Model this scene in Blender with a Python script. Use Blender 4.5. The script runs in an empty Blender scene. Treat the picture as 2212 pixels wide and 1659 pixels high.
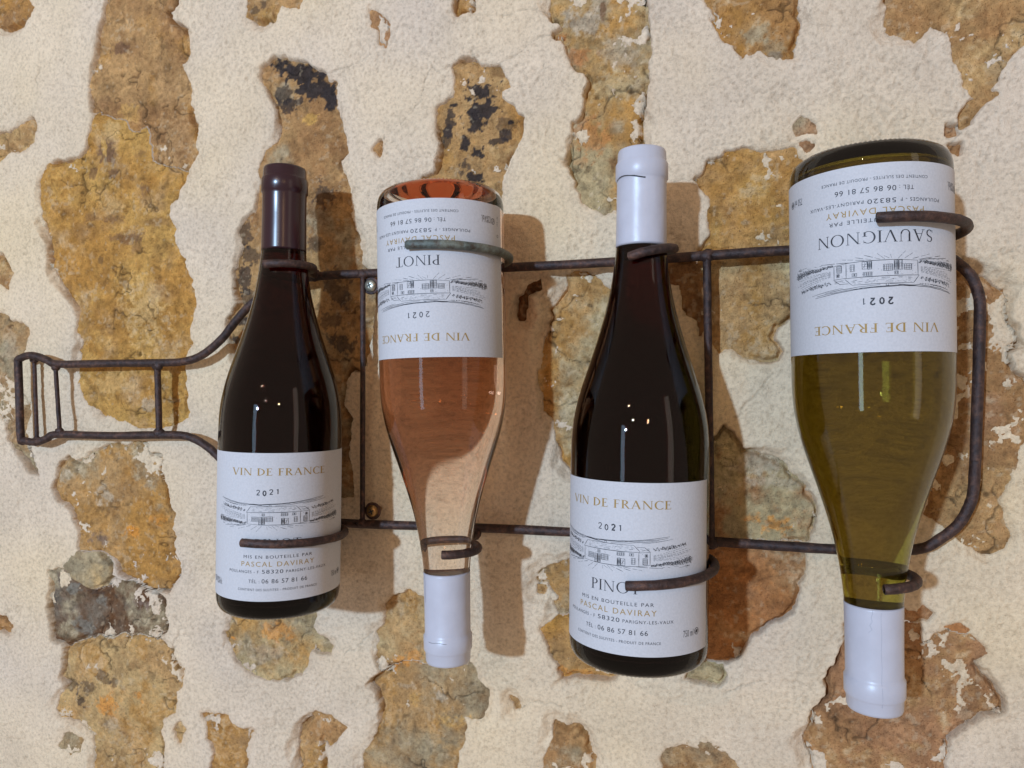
import bpy, math, random
import numpy as np
from mathutils import Vector
random.seed(5)
rng = np.random.default_rng(11)
S = bpy.context.scene
C = S.collection
PI = math.pi

# ------------------------------------------------------------------ camera, world, lamps, exposure
YAW, PITCH, FPX = 0.2838, 0.0076, 1587.8
CAM = Vector((0.0, -0.4347, 0.0))
cd = bpy.data.cameras.new('camera'); cam = bpy.data.objects.new('camera', cd); C.objects.link(cam)
cd.sensor_width = 36.0; cd.lens = FPX / 2212 * 36.0; cd.clip_start = 0.01; cd.clip_end = 50
cam.location = CAM; cam.rotation_euler = (PI / 2 + PITCH, 0, YAW); S.camera = cam

w = bpy.data.worlds.new('World'); S.world = w; w.use_nodes = True
bg = w.node_tree.nodes['Background']; bg.inputs[0].default_value = (1.0, 0.80, 0.65, 1); bg.inputs[1].default_value = 0.39

def lamp(name, loc, target, size, power, col, size_y=None, caustic=False):
    d = bpy.data.lights.new(name, 'AREA'); d.energy = power; d.color = col; d.size = size
    if size_y: d.shape = 'RECTANGLE'; d.size_y = size_y
    else: d.shape = 'DISK'
    o = bpy.data.objects.new(name, d); C.objects.link(o); o.location = loc
    o.rotation_euler = (Vector(target) - Vector(loc)).to_track_quat('-Z', 'Y').to_euler()
    if caustic: d.cycles.is_caustics_light = True
    return o
lamp('room_lamp', (-0.85, -2.76, 0.48), (-0.2, 0, 0), 0.09, 86, (0.465, 0.68, 0.97), caustic=True)
lamp('left_streak_strip', (-1.05, -2.7, -0.1), (-0.2, 0, -0.05), 0.30, 6.0, (0.5, 0.75, 1.0), size_y=1.5)  # tall strip light added to draw cool vertical streaks on the glass
lamp('right_streak_panel', (2.0, -1.3, 0.2), (-0.1, 0, 0), 0.4, 2.6, (1.0, 0.88, 0.75), size_y=1.9)  # unseen light panel, added for the soft streaks on the bottles' right sides
lamp('warm_bulb', (0.5, -1.45, 0.42), (0, 0, 0), 0.05, 1.0, (1.0, 0.62, 0.3))
lamp('warm_bulb', (-0.2, -1.9, 0.55), (-0.1, 0, 0), 0.04, 1.1, (1.0, 0.85, 0.7))
lamp('ceiling_spot', (-0.62, -2.3, 1.05), (-0.1, 0, 0), 0.05, 3.0, (1.0, 0.6, 0.3))
S.view_settings.view_transform = 'Standard'; S.view_settings.look = 'None'
S.view_settings.exposure = 0; S.view_settings.gamma = 1
cy = S.cycles
cy.max_bounces = 20; cy.transmission_bounces = 16; cy.glossy_bounces = 6; cy.diffuse_bounces = 4
cy.caustics_refractive = True; cy.caustics_reflective = False; cy.sample_clamp_indirect = 6
cy.use_denoising = True

# ------------------------------------------------------------------ the leaning wall plane and tracing on to it
H0, KZ, KX = 0.060, -0.0565, 0.0136
def wall_y(x, z): return H0 + KZ * z + KX * x
_F = Vector((-math.sin(YAW) * math.cos(PITCH), math.cos(YAW) * math.cos(PITCH), math.sin(PITCH)))
_R = Vector((math.cos(YAW), math.sin(YAW), 0)); _U = _R.cross(_F)
def on_wall(px, py, gap=0.0):
    """where the line of sight of a traced point (2212 px wide picture) meets a plane `gap` in front of the wall"""
    d = _F + _R * ((px - 1106) / FPX) - _U * ((py - 829.5) / FPX)
    t = (H0 - gap - CAM.y + KZ * CAM.z + KX * CAM.x) / (d.y - KZ * d.z - KX * d.x)
    return CAM + d * t

# ------------------------------------------------------------------ object helpers
def tag(o, label, cat, group=None):
    o['label'] = label; o['category'] = cat
    if group: o['group'] = group
    return o
def empty(name, loc):
    o = bpy.data.objects.new(name, None); C.objects.link(o); o.location = loc; o.empty_display_size = 0.02
    return o
def link(name, me, mat, parent=None):
    o = bpy.data.objects.new(name, me); C.objects.link(o)
    if mat is not None and not me.materials: me.materials.append(mat)
    if parent is not None: o.parent = parent
    return o
def np_mesh(name, V, Q, smooth=True, col=None):
    """V (n,3), Q (m,k) faces of one size"""
    me = bpy.data.meshes.new(name); V = np.asarray(V, np.float32); Q = np.asarray(Q, np.int32); k = Q.shape[1]
    me.vertices.add(len(V)); me.vertices.foreach_set('co', V.ravel())
    me.loops.add(Q.size); me.loops.foreach_set('vertex_index', Q.ravel())
    me.polygons.add(len(Q)); me.polygons.foreach_set('loop_start', np.arange(0, Q.size, k, dtype=np.int32))
    me.polygons.foreach_set('use_smooth', np.full(len(Q), smooth, bool))
    me.update(calc_edges=True)
    if col is not None:
        a = me.color_attributes.new('tint', 'FLOAT_COLOR', 'POINT')
        a.data.foreach_set('color', np.c_[col, np.ones(len(col))].astype(np.float32).ravel())
    return me
def py_mesh(name, V, F, smooth=True):
    me = bpy.data.meshes.new(name); me.from_pydata([tuple(v) for v in V], [], F); me.update()
    if smooth: me.polygons.foreach_set('use_smooth', [True] * len(me.polygons))
    return me

# ------------------------------------------------------------------ materials
def nodes(name):
    m = bpy.data.materials.new(name); m.use_nodes = True
    nt = m.node_tree; return m, nt, nt.nodes['Principled BSDF']
def N(nt, typ, **kw):
    n = nt.nodes.new(typ)
    for k, v in kw.items():
        if k in n.inputs: n.inputs[k].default_value = v
        else: setattr(n, k, v)
    return n
def ramp(nt, fac, stops):
    r = nt.nodes.new('ShaderNodeValToRGB'); nt.links.new(fac, r.inputs[0])
    e = r.color_ramp.elements
    while len(e) < len(stops): e.new(0.5)
    for i, (p, c) in enumerate(stops):
        e[i].position = p; e[i].color = (*c, 1) if len(c) == 3 else c
    return r.outputs[0]
def mixc(nt, typ, fac, a, b):
    m = nt.nodes.new('ShaderNodeMix'); m.data_type = 'RGBA'; m.blend_type = typ
    for s, v in ((0, fac), (6, a), (7, b)):
        if hasattr(v, 'is_output'): nt.links.new(v, m.inputs[s])
        else: m.inputs[s].default_value = v
    return m.outputs[2]
def grainy(name, attr_col, rough, fine, speck, bump, dist):
    m, nt, b = nodes(name); L = nt.links.new
    g = nt.nodes.new('ShaderNodeNewGeometry'); P = g.outputs['Position']
    at = nt.nodes.new('ShaderNodeAttribute'); at.attribute_name = 'tint'
    n1 = N(nt, 'ShaderNodeTexNoise', Scale=fine, Detail=6.0, Roughness=0.65); L(P, n1.inputs['Vector'])
    n2 = N(nt, 'ShaderNodeTexNoise', Scale=fine * 3.1, Detail=3.0, Roughness=0.7); L(P, n2.inputs['Vector'])
    v = ramp(nt, n1.outputs[0], [(0.28, (0.72, 0.70, 0.68)), (0.5, (1, 1, 1)), (0.74, (1.16, 1.17, 1.18))])
    c = mixc(nt, 'MULTIPLY', 1.0, at.outputs['Color'], v)
    s = ramp(nt, n2.outputs[0], [(speck - 0.04, (0.42, 0.36, 0.30)), (speck + 0.03, (1, 1, 1))])
    c = mixc(nt, 'MULTIPLY', 0.8, c, s)
    L(c, b.inputs['Base Color']); b.inputs['Roughness'].default_value = rough
    b.inputs['Specular IOR Level'].default_value = 0.25
    ad = nt.nodes.new('ShaderNodeMath'); ad.operation = 'ADD'; L(n1.outputs[0], ad.inputs[0]); L(n2.outputs[0], ad.inputs[1])
    bp = N(nt, 'ShaderNodeBump', Strength=bump, Distance=dist); L(ad.outputs[0], bp.inputs['Height'])
    L(bp.outputs[0], b.inputs['Normal'])
    return m
M_PLASTER = grainy('lime_plaster', None, 0.95, 420, 0.325, 0.75, 0.0014)
M_STONE = grainy('limestone', None, 0.85, 330, 0.385, 0.9, 0.0018)

def iron(name, ca, cb, cc):
    m, nt, b = nodes(name); L = nt.links.new
    g = nt.nodes.new('ShaderNodeNewGeometry'); P = g.outputs['Position']
    n1 = N(nt, 'ShaderNodeTexNoise', Scale=260.0, Detail=6.0, Roughness=0.7); L(P, n1.inputs['Vector'])
    n2 = N(nt, 'ShaderNodeTexNoise', Scale=60.0, Detail=3.0); L(P, n2.inputs['Vector'])
    c = ramp(nt, n1.outputs[0], [(0.32, ca), (0.52, cb), (0.72, cc)])
    c2 = ramp(nt, n2.outputs[0], [(0.4, (0.75, 0.75, 0.78)), (0.65, (1.25, 1.1, 1.0))])
    c = mixc(nt, 'MULTIPLY', 1.0, c, c2); L(c, b.inputs['Base Color'])
    b.inputs['Metallic'].default_value = 0.35
    L(ramp(nt, n1.outputs[0], [(0.3, (0.42,) * 3), (0.7, (0.68,) * 3)]), b.inputs['Roughness'])
    bp = N(nt, 'ShaderNodeBump', Strength=0.9, Distance=0.0009); L(n1.outputs[0], bp.inputs['Height']); L(bp.outputs[0], b.inputs['Normal'])
    return m
M_IRON = iron('rusty_iron', (0.018, 0.010, 0.009), (0.058, 0.033, 0.028), (0.16, 0.085, 0.056))
M_VERDI = iron('flaking_green_paint_on_iron', (0.07, 0.045, 0.03), (0.13, 0.15, 0.13), (0.20, 0.24, 0.21))
def plain(name, col, rough, metal=0.0, coat=0.0, bump=None):
    m, nt, b = nodes(name); L = nt.links.new
    g = nt.nodes.new('ShaderNodeTexCoord')
    n = N(nt, 'ShaderNodeTexNoise', Scale=(bump[0] if bump else 150.0), Detail=4.0); L(g.outputs['Object'], n.inputs['Vector'])
    v = ramp(nt, n.outputs[0], [(0.3, tuple(c * 0.93 for c in col)), (0.7, tuple(min(1, c * 1.04) for c in col))])
    L(v, b.inputs['Base Color'])
    b.inputs['Roughness'].default_value = rough; b.inputs['Metallic'].default_value = metal; b.inputs['Coat Weight'].default_value = coat
    if bump:
        bp = N(nt, 'ShaderNodeBump', Strength=bump[1], Distance=bump[2]); L(n.outputs[0], bp.inputs['Height']); L(bp.outputs[0], b.inputs['Normal'])
    return m
M_LABEL = plain('label_paper', (0.525, 0.51, 0.52), 0.75, bump=(900.0, 0.25, 0.0003))
M_GOLD = plain('gold_ink', (0.33, 0.205, 0.055), 0.65)
M_INK = plain('black_ink', (0.022, 0.022, 0.028), 0.6)
M_WHITECAP = plain('white_capsule', (0.49, 0.48, 0.53), 0.36, bump=(75.0, 0.45, 0.0009))
M_MAROON = plain('maroon_capsule', (0.030, 0.009, 0.013), 0.26, bump=(60.0, 0.12, 0.0006))
M_TEAR = plain('dark_gap', (0.02, 0.02, 0.022), 0.7)
M_CREASE = plain('capsule_crease', (0.25, 0.26, 0.30), 0.6)
M_ZINC = plain('zinc_screw', (0.50, 0.49, 0.40), 0.35, 0.8)
M_BRASS = plain('brass_screw', (0.42, 0.24, 0.09), 0.35, 0.85)
def absorber(nt, col, density):                                       # absorption per metre = density * (1 - colour)
    v = nt.nodes.new('ShaderNodeVolumeAbsorption'); v.inputs['Color'].default_value = (*col, 1); v.inputs['Density'].default_value = density
    nt.links.new(v.outputs[0], nt.nodes['Material Output'].inputs['Volume'])
def glass(name, ior, col=None, density=0):
    m, nt, b = nodes(name)
    b.inputs['Base Color'].default_value = (1, 1, 1, 1); b.inputs['Transmission Weight'].default_value = 1.0
    b.inputs['Roughness'].default_value = 0.0; b.inputs['IOR'].default_value = ior
    if col: absorber(nt, col, density)
    return m
def wine(name, ior, col, density):
    m, nt, b = nodes(name); nt.nodes.remove(b)
    g = nt.nodes.new('ShaderNodeBsdfTransparent' if ior is None else 'ShaderNodeBsdfGlass')
    if ior: g.inputs['IOR'].default_value = ior; g.inputs['Roughness'].default_value = 0.0
    nt.links.new(g.outputs[0], nt.nodes['Material Output'].inputs['Surface']); absorber(nt, col, density); return m
# dark and olive bottles: a glass shell holding wine; clear bottle: one body of near-equal index, the wine colouring its inside
G_DARK = glass('dark_green_glass', 1.38, (0.75, 0.54, 0.52), 1250); G_CLEAR = glass('clear_glass', 1.41); G_GREEN = glass('olive_glass', 1.5, (0.68, 0.64, 0.04), 375)
W_RED = wine('red_wine', 1.345, (0.80, 0.06, 0.10), 300); W_ROSE = wine('rose_wine', None, (0.91, 0.50, 0.18), 17); W_WHITE = wine('white_wine', 1.345, (0.95, 0.90, 0.55), 12)

# ------------------------------------------------------------------ noise fields (value noise, metres)
def vnoise(x, z, scale, seed, octs=4, gain=0.5):
    out = np.zeros_like(x); amp = 1.0; tot = 0.0
    for o in range(octs):
        r = np.random.default_rng(seed * 101 + o); n = 256
        lat = r.random((n, n), dtype=np.float32) * 2 - 1
        fx = x / scale + 37.3 * (o + 1); fz = z / scale + 91.7 * (o + 1)
        ix = np.floor(fx).astype(np.int64); iz = np.floor(fz).astype(np.int64)
        tx = fx - ix; tz = fz - iz; tx = tx * tx * (3 - 2 * tx); tz = tz * tz * (3 - 2 * tz)
        ix %= n; iz %= n; jx = (ix + 1) % n; jz = (iz + 1) % n
        out += amp * ((lat[iz, ix] * (1 - tx) + lat[iz, jx] * tx) * (1 - tz) + (lat[jz, ix] * (1 - tx) + lat[jz, jx] * tx) * tz)
        tot += amp; amp *= gain; scale *= 0.5
    return out / tot
def sstep(a, b, v):
    t = np.clip((v - a) / (b - a), 0, 1); return t * t * (3 - 2 * t)

# ------------------------------------------------------------------ stones: outlines traced on the wall
OFF = {'A': (0, 0), 'B': (1300, 0), 'C': (2696, 0), 'D': (0, 1000), 'E': (1300, 1000), 'F': (2696, 1000), 'G': (0, 2022), 'H': (1300, 2022), 'I': (2696, 2022)}
def outline(spec):
    pts = []; o = (0, 0)
    for tok in spec.split():
        if tok in OFF: o = OFF[tok]; continue
        a, b = tok.split(','); nx = o[0] + float(a) * 0.63291; ny = o[1] + float(b) * 0.63291
        p = on_wall(nx / 1.85172, ny / 1.85172); pts.append((p.x, p.z))
    return np.array(pts)
OCHRE = (0.57, 0.275, 0.062); GOLD = (0.66, 0.37, 0.10); BROWN = (0.46, 0.235, 0.09); TAN = (0.58, 0.33, 0.13); SAND = (0.70, 0.45, 0.19)
GREY = (0.42, 0.325, 0.19); PALE = (0.62, 0.46, 0.235); RUST = (0.50, 0.205, 0.065); DARK = (0.045, 0.033, 0.03); UMBER = (0.18, 0.075, 0.026); SLATE = (0.26, 0.21, 0.15)
PINKB = (0.50, 0.25, 0.115)
# outline, three colours, black crust 0..1, plaster residue 0..1, recess mm
STONES = [
 ('A 0,-60 150,-60 205,50 170,110 90,155 0,165 -120,160 -120,-60', (BROWN, OCHRE, UMBER), .15, .0, 1.5),
 ('A -90,850 0,850 60,830 130,790 185,745 215,790 195,880 120,930 40,980 0,1015 -90,1040', (TAN, GOLD, SAND), 0, .1, 2),
 ('A 670,-70 1120,-70 1110,20 1060,60 1075,120 1130,150 1165,190 1185,280 1190,350 1150,400 1140,450 1185,520 1185,640 1200,740 1235,800 1220,880 1230,960 1190,1060 1060,1050 960,1000 920,880 910,790 860,830 800,800 770,740 640,720 590,700 575,690 565,620 560,500 580,400 610,330 625,200 650,60', (BROWN, TAN, OCHRE), .05, .12, 2.2),
 ('A 585,705 650,735 770,755 800,815 860,845 905,800 915,900 955,1015 1060,1065 1185,1075 1150,1130 1100,1240 1055,1290 1050,1370 1090,1440 1100,1540 1140,1620 D 1150,60 1180,150 1215,250 1220,340 1200,450 1185,560 1205,600 1165,650 1165,720 1170,850 1165,960 1170,1060 1100,1090 1060,1110 990,1120 870,1115 760,1080 620,1040 560,970 515,900 495,760 480,640 510,590 480,540 490,440 440,330 420,280 350,190 310,120 300,0 A 285,1500 260,1400 250,1250 240,1170 285,1050 330,1020 490,1000 530,930 560,800', (OCHRE, GOLD, TAN), .12, .1, 1.6),
 ('A 1530,-70 1560,40 1560,100 1620,140 1740,120 1770,50 1880,40 1920,-70', (TAN, BROWN, GOLD), .45, .1, 1),
 ('A 1660,430 1740,355 1880,375 2010,440 2070,490 2120,520 B 65,680 110,800 125,960 100,1030 140,1200 170,1400 215,1560 E 215,100 330,180 325,290 290,400 275,590 220,745 150,760 120,900 110,960 155,1060 140,1250 160,1400 150,1560 0,1560 -300,1500 D 1560,760 1470,640 1450,560 1440,440 1500,340 1490,280 1480,170 1500,70 A 1530,1560 1510,1460 1540,1390 1610,1350 1630,1200 1650,1030 1680,950 1745,900 1760,800 1740,700 1700,600 1650,480', (TAN, BROWN, GREY), .75, .12, 1.8),
 ('B 285,50 340,90 400,140 405,190 380,280 350,260 340,190 290,140 275,80', (PINKB, TAN, PINKB), 0, .35, 1),
 ('B 805,-70 925,-70 930,70 880,60 830,75 810,40', (OCHRE, BROWN, TAN), .1, .2, 1.2),
 ('B 820,430 870,385 935,365 990,410 1080,430 1130,480 1165,540 1110,570 1100,640 1190,680 1200,720 1235,740 1240,830 1200,940 1140,1060 1105,1150 1105,1240 1100,1400 620,1400 620,1120 690,1080 720,1000 730,880 710,780 720,680 750,640 820,600 830,520', (TAN, OCHRE, SAND), .8, .2, 2),
 ('B 300,950 355,900 350,970', (BROWN, TAN, BROWN), 0, .1, 1),
 ('B 1420,-70 2035,-70 2030,120 2045,250 2020,420 2035,520 2010,680 2005,850 1990,1000 1960,1270 1800,1310 1750,1345 1700,1310 1640,1270 1600,1200 1565,1090 1515,1010 1545,960 1580,830 1570,780 1640,700 1650,620 1640,560 1675,500 1640,430 1550,400 1510,290 1500,240 1440,240 1440,205 1500,180 1480,130 1420,110 1410,40', (PALE, OCHRE, GREY), .02, .33, 2.4),
 ('E 1560,130 1640,135 1690,170 1740,230 1900,300 1900,1400 1600,1400 1540,1390 1500,1340 1490,1290 1440,1160 1440,1080 1390,1010 1380,920 1360,850 1345,780 1370,720 1375,600 1400,520 1440,440 1430,370 1480,330 1490,280 1520,230 1530,150', (OCHRE, TAN, PALE), .02, .3, 2.2),
 ('E 1358,190 1310,205 1250,265 1205,305 1200,400 1215,445 1255,435 1260,345 1275,275 1325,245 1360,222', (UMBER, BROWN, UMBER), .1, .0, 2.2),
 ('C 200,-70 790,-70 760,100 780,160 770,260 740,350 640,365 590,330 520,300 440,345 390,270 320,240 280,190 240,130 270,100 250,60 210,40', (OCHRE, BROWN, TAN), .08, .42, 1.6),
 ('C 1350,-70 2380,-70 2380,140 2200,270 2140,320 2080,400 2040,500 1990,560 2035,600 1980,650 1920,690 1880,760 1825,805 1830,730 1880,640 1930,600 1900,560 1840,530 1835,460 1810,400 1800,310 1780,250 1750,170 1640,130 1590,160 1560,200 1510,235 1460,210 1390,190 1345,170 1340,90', (TAN, BROWN, SAND), .05, .3, 1.8),
 ('C 1725,795 1790,785 1775,835 1728,840', (PINKB, BROWN, PINKB), 0, .1, 1.2),
 ('C 800,735 850,755 905,835 840,825 770,845 750,790', (PINKB, GREY, PINKB), 0, .15, .8),
 ('C 1740,905 1800,908 1808,968 1760,955', (BROWN, PINKB, BROWN), 0, .1, 1),
 ('C 798,898 875,905 830,948', (PINKB, TAN, PINKB), 0, .1, .8),
 ('C 150,1140 190,1100 205,1040 215,1010 330,960 440,950 560,970 700,935 750,930 800,1000 800,1500 C 720,1570 200,1590 150,1580 220,1500 215,1420 230,1330 240,1250', (OCHRE, TAN, GOLD), .02, .33, 2),
 ('F 140,40 230,60 500,40 760,50 760,430 720,420 660,470 640,560 680,640 640,690 560,710 480,690 400,670 350,620 280,640 250,600 250,400 150,240', (TAN, PALE, OCHRE), .03, .22, 2.4),
 ('F -80,60 180,80 200,250 205,480 170,540 140,450 80,400 50,340 40,230 -80,200', (BROWN, UMBER, TAN), .1, .12, 2),
 ('F 100,1300 240,1200 300,1120 380,1160 420,1280 540,1290 650,1330 760,1440 840,1530 880,1590 I 910,60 890,150 860,220 600,215 300,210 100,200', (PALE, GREY, RUST), .03, .3, 1.8),
 ('I 100,225 300,228 600,236 850,245 830,310 835,400 780,480 770,580 740,670 690,710 620,750 560,790 470,830 430,900 380,960 320,990 220,980 100,900', (RUST, PINKB, BROWN), .08, .3, 2),
 ('I 90,1040 200,1000 310,1020 320,1090 280,1130 150,1110 80,1085', (GREY, PALE, SLATE), .05, .25, 1.2),
 ('F 1800,130 1900,140 1960,180 2020,220 2090,240 2120,300 2090,380 2140,480 2180,600 2110,620 2130,760 2212,800 2290,900 2240,1200 2170,1240 2130,1350 2120,1460 2060,1600 I 2080,30 2090,130 2120,190 2080,260 2000,310 1900,270 1820,220 1760,160 1600,40 F 1620,1600 1640,1400 1640,1100 1640,700 1640,300', (BROWN, TAN, PINKB), .05, .46, 1.6),
 ('I 1080,900 1020,1010 970,1100 990,1190 930,1260 880,1310 850,1430 830,1500 870,1600 870,1760 1700,1760 1720,1560 1740,1490 1800,1420 1890,1380 1960,1330 2080,1310 2080,1250 2040,1170 1980,1090 1920,1020 1970,940 1940,880 1870,820 1780,800 1680,820 1640,880 1560,880 1550,760 1460,750 1100,760', (PINKB, BROWN, TAN), .04, .37, 1.6),
 ('I 1400,655 1540,688 1600,650 1648,690 1620,722 1560,705 1470,750 1400,740', (PINKB, BROWN, PINKB), 0, .15, 1.4),
 ('I 1725,765 1820,756 1865,790 1820,808 1750,792', (PINKB, RUST, BROWN), 0, .15, 1),
 ('I -60,1560 20,1530 90,1535 140,1570 210,1510 270,1540 330,1580 380,1640 480,1760 -60,1760', (BROWN, GREY, TAN), .05, .35, 1.3),
 ('D -90,390 20,400 70,455 150,460 182,510 155,590 145,660 100,720 110,860 165,940 185,1020 150,1150 190,1290 240,1420 180,1390 110,1290 60,1190 40,1080 -20,1000 -90,980', (GREY, TAN, BROWN), .06, .38, 1.3),
 ('D -90,40 0,45 40,95 78,130 45,170 40,235 0,215 -90,210', (TAN, BROWN, SAND), 0, .1, 1.2),
 ('D 370,1360 430,1320 480,1345 600,1280 690,1230 800,1250 830,1215 930,1230 940,1290 1020,1310 1010,1400 1050,1500 1065,1600 G 1070,0 1100,50 1080,140 1100,200 1080,300 1130,370 1140,440 1060,530 960,545 860,490 760,430 715,350 620,285 490,285 480,170 440,20 D 360,1600 325,1510 350,1440', (TAN, OCHRE, GREY), .1, .36, 1.6),
 ('G 425,400 485,300 560,285 625,300 695,365 705,440 645,515 560,535 465,465', (GREY, SAND, GREY), .06, .05, -.6),
 ('G 415,410 460,475 560,548 650,530 715,455 850,505 950,560 1030,590 1030,650 1050,780 1000,830 800,815 640,820 520,840 400,880 320,850 310,760 300,660 320,560 330,480 310,420', (UMBER, SLATE, GREY), .35, .36, 1.6),
 ('G 400,895 520,855 640,838 800,832 1005,848 1060,930 1090,1020 1130,1060 1140,1150 1095,1180 1105,1320 1030,1340 1010,1450 1030,1530 1020,1760 590,1760 600,1530 550,1430 470,1380 380,1340 355,1270 380,1200 420,1130 380,1090 400,980', (SAND, TAN, OCHRE), .16, .3, 1.6),
 ('G 1095,1425 1150,1375 1165,1430 1130,1505', (TAN, SAND, TAN), 0, .2, .8),
 ('G 375,1520 430,1445 505,1490 505,1550 440,1575', (TAN, GREY, OCHRE), 0, .25, 1),
 ('G 1275,1325 1430,1325 1470,1400 1578,1440 1550,1540 1545,1760 1320,1760 1340,1590 1330,1490 1300,1460 1320,1410', (BROWN, TAN, OCHRE), .05, .33, 1.6),
 ('G 1890,1410 2000,1320 2090,1340 2172,1410 2120,1480 2070,1525 2030,1480 2040,1560 2050,1760 1890,1760 1862,1500', (TAN, BROWN, GOLD), .05, .28, 1.4),
 ('G 1440,640 1990,640 1970,760 2010,830 2078,890 2070,928 1950,940 1930,1020 1900,1060 1810,1100 1710,1102 1590,1060 1510,1000 1460,900 1428,870 1418,810 1450,790', (PALE, OCHRE, GREY), .05, .28, 1.7),
 ('H 380,640 440,580 530,548 620,590 900,650 905,980 790,1000 640,1005 480,985 345,1050 320,960 340,850 320,800 370,760', (TAN, PALE, OCHRE), .03, .3, 1.8),
 ('H 345,1065 480,1000 640,1022 790,1018 912,1000 950,1040 960,1100 1012,1170 1015,1300 990,1340 920,1350 860,1330 890,1390 880,1500 830,1560 820,1760 250,1760 230,1590 300,1490 340,1400 350,1260 320,1180 278,1130', (TAN, GREY, OCHRE), .06, .2, 2.2),
 ('H 1338,430 1400,380 1545,350 1700,350 1700,620 1500,690 1450,620 1480,590 1400,490 1350,500', (TAN, OCHRE, GREY), .03, .3, 1.4),
 ('H 1373,790 1440,730 1480,690 1700,700 1800,950 1862,1072 1770,1108 1650,1082 1500,1097 1480,1000 1430,920 1400,850', (OCHRE, TAN, GOLD), .03, .26, 1.8),
 ('H 1460,1383 1530,1420 1570,1393 1640,1450 1660,1540 1700,1620 1690,1760 1370,1760 1385,1600 1430,1500', (TAN, BROWN, GREY), .04, .25, 1.5),
 ('H 1165,1205 1197,1240 1212,1292 1188,1295', (TAN, BROWN, TAN), 0, .1, .8),
 ('H 1338,518 1382,530 1372,562 1342,556', (TAN, OCHRE, TAN), 0, .1, .8),
 ('G -60,700 20,710 70,760 60,797 0,782 -60,790', (BROWN, OCHRE, BROWN), .1, .2, 1),
]
CRACKS = ['B 1400,50 1290,62 1180,72 1090,88', 'B 1430,215 1300,260 1220,320 1150,372 1075,432', 'B 660,400 640,480 605,640 550,720 480,790 420,845 340,915',
 'B 935,365 928,330 935,295', 'B 830,430 760,415 700,448 655,410', 'B 290,335 200,392 90,435 0,450', 'F 600,780 540,870 460,990 390,1070', 'A 262,420 220,500 242,590 180,740 110,800 40,840',
 'B 690,1080 655,1110 625,1125', 'F 2080,40 2150,10 2212,-20', 'G 470,1380 550,1430 590,1530 585,1640', 'H 1190,1290 1350,1250 1500,1270', 'C 1825,805 1745,900 1700,960',
 'H 100,960 200,900 300,800', 'G 1060,930 1160,760 1100,700', 'C 0,1145 80,1130 150,1140', 'I 580,1090 480,1120 330,1180']

# ------------------------------------------------------------------ wall grid
def axis(lo, hi, c0, c1, step):
    core = np.arange(c0, c1, step); a = []; v = c0; s = step
    while v > lo: s *= 1.22; v -= s; a.append(v)
    b = []; v = core[-1]; s = step
    while v < hi: s *= 1.22; v += s; b.append(v)
    return np.r_[a[::-1], core, b]
STEP = 0.00078
xs = axis(-1.1, 0.7, -0.645, 0.205, STEP); zs = axis(-0.75, 0.75, -0.375, 0.365, STEP)
GX, GZ = np.meshgrid(xs, zs); GX = GX.astype(np.float32); GZ = GZ.astype(np.float32)
WX = GX + 0.0024 * vnoise(GX, GZ, 0.016, 1, 3) + 0.0016 * vnoise(GX, GZ, 0.0045, 2, 2)
WZ = GZ + 0.0024 * vnoise(GX, GZ, 0.016, 3, 3) + 0.0016 * vnoise(GX, GZ, 0.0045, 4, 2)
def poly_sd(P, X, Z):
    """signed distance, negative inside"""
    d2 = np.full(X.shape, 1e9, np.float32); ins = np.zeros(X.shape, bool)
    n = len(P)
    for i in range(n):
        x0, z0 = P[i]; x1, z1 = P[(i + 1) % n]; ex, ez = x1 - x0, z1 - z0
        t = np.clip(((X - x0) * ex + (Z - z0) * ez) / (ex * ex + ez * ez + 1e-12), 0, 1)
        d2 = np.minimum(d2, (X - x0 - t * ex) ** 2 + (Z - z0 - t * ez) ** 2)
        c = (z0 > Z) != (z1 > Z)
        if abs(ez) > 1e-9: ins ^= c & (X < x0 + (Z - z0) * ex / ez)
    d = np.sqrt(d2); return np.where(ins, -d, d)

und = 0.0018 * vnoise(GX, GZ, 0.16, 5, 2) + 0.0010 * vnoise(GX, GZ, 0.045, 6, 2)          # undulation shared by plaster and stone
grain = 0.00042 * vnoise(GX, GZ, 0.0042, 7, 3, 0.65) + 0.00035 * vnoise(GX, GZ, 0.014, 8, 2)
PITS = sstep(0.38, 0.75, vnoise(GX, GZ, 0.0019, 10, 2, 0.5) + 0.45 * vnoise(GX, GZ, 0.03, 11, 2))
trowel = 0.0004 * sstep(0.08, 0.17, vnoise(GX, GZ, 0.06, 9, 5, .6)) + 0.00035 * sstep(0.2, 0.27, vnoise(GX, GZ, 0.035, 20, 5, .6)) - 0.0006 * PITS
SD = np.full(GX.shape, 0.05, np.float32); HS = und - 0.004; SH = {}
relief = 0.0034 * vnoise(GX, GZ, 0.035, 12, 4, 0.55) + 0.0011 * vnoise(GX, GZ, 0.007, 13, 3, 0.6)
facet = np.abs(vnoise(GX, GZ, 0.028, 14, 3)); relief = relief + 0.0006 * vnoise(GX, GZ, 0.0034, 16, 3, 0.65)
VEIN = (1 - sstep(0.0, 0.035, np.abs(vnoise(GX, GZ, 0.03, 17, 4, 0.55)))) * sstep(0.05, 0.3, vnoise(GX, GZ, 0.045, 18, 2)); relief = relief - 0.0011 * VEIN
relief = relief + 0.0022 * np.minimum(facet, 0.35) - 0.0004
GAPN = sstep(-0.1, 0.25, vnoise(GX, GZ, 0.04, 19, 3))
def stone_h(sl, sd, st):
    h = und[sl] - st[4] * 0.0011 - 0.0007 + relief[sl] * (0.55 if st[4] < 1.3 else 1.0) + 0.0012 * sstep(0.0, 0.02, -sd)
    return h - 0.0055 * GAPN[sl] * sstep(-0.0024, -0.0004, sd)
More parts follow.
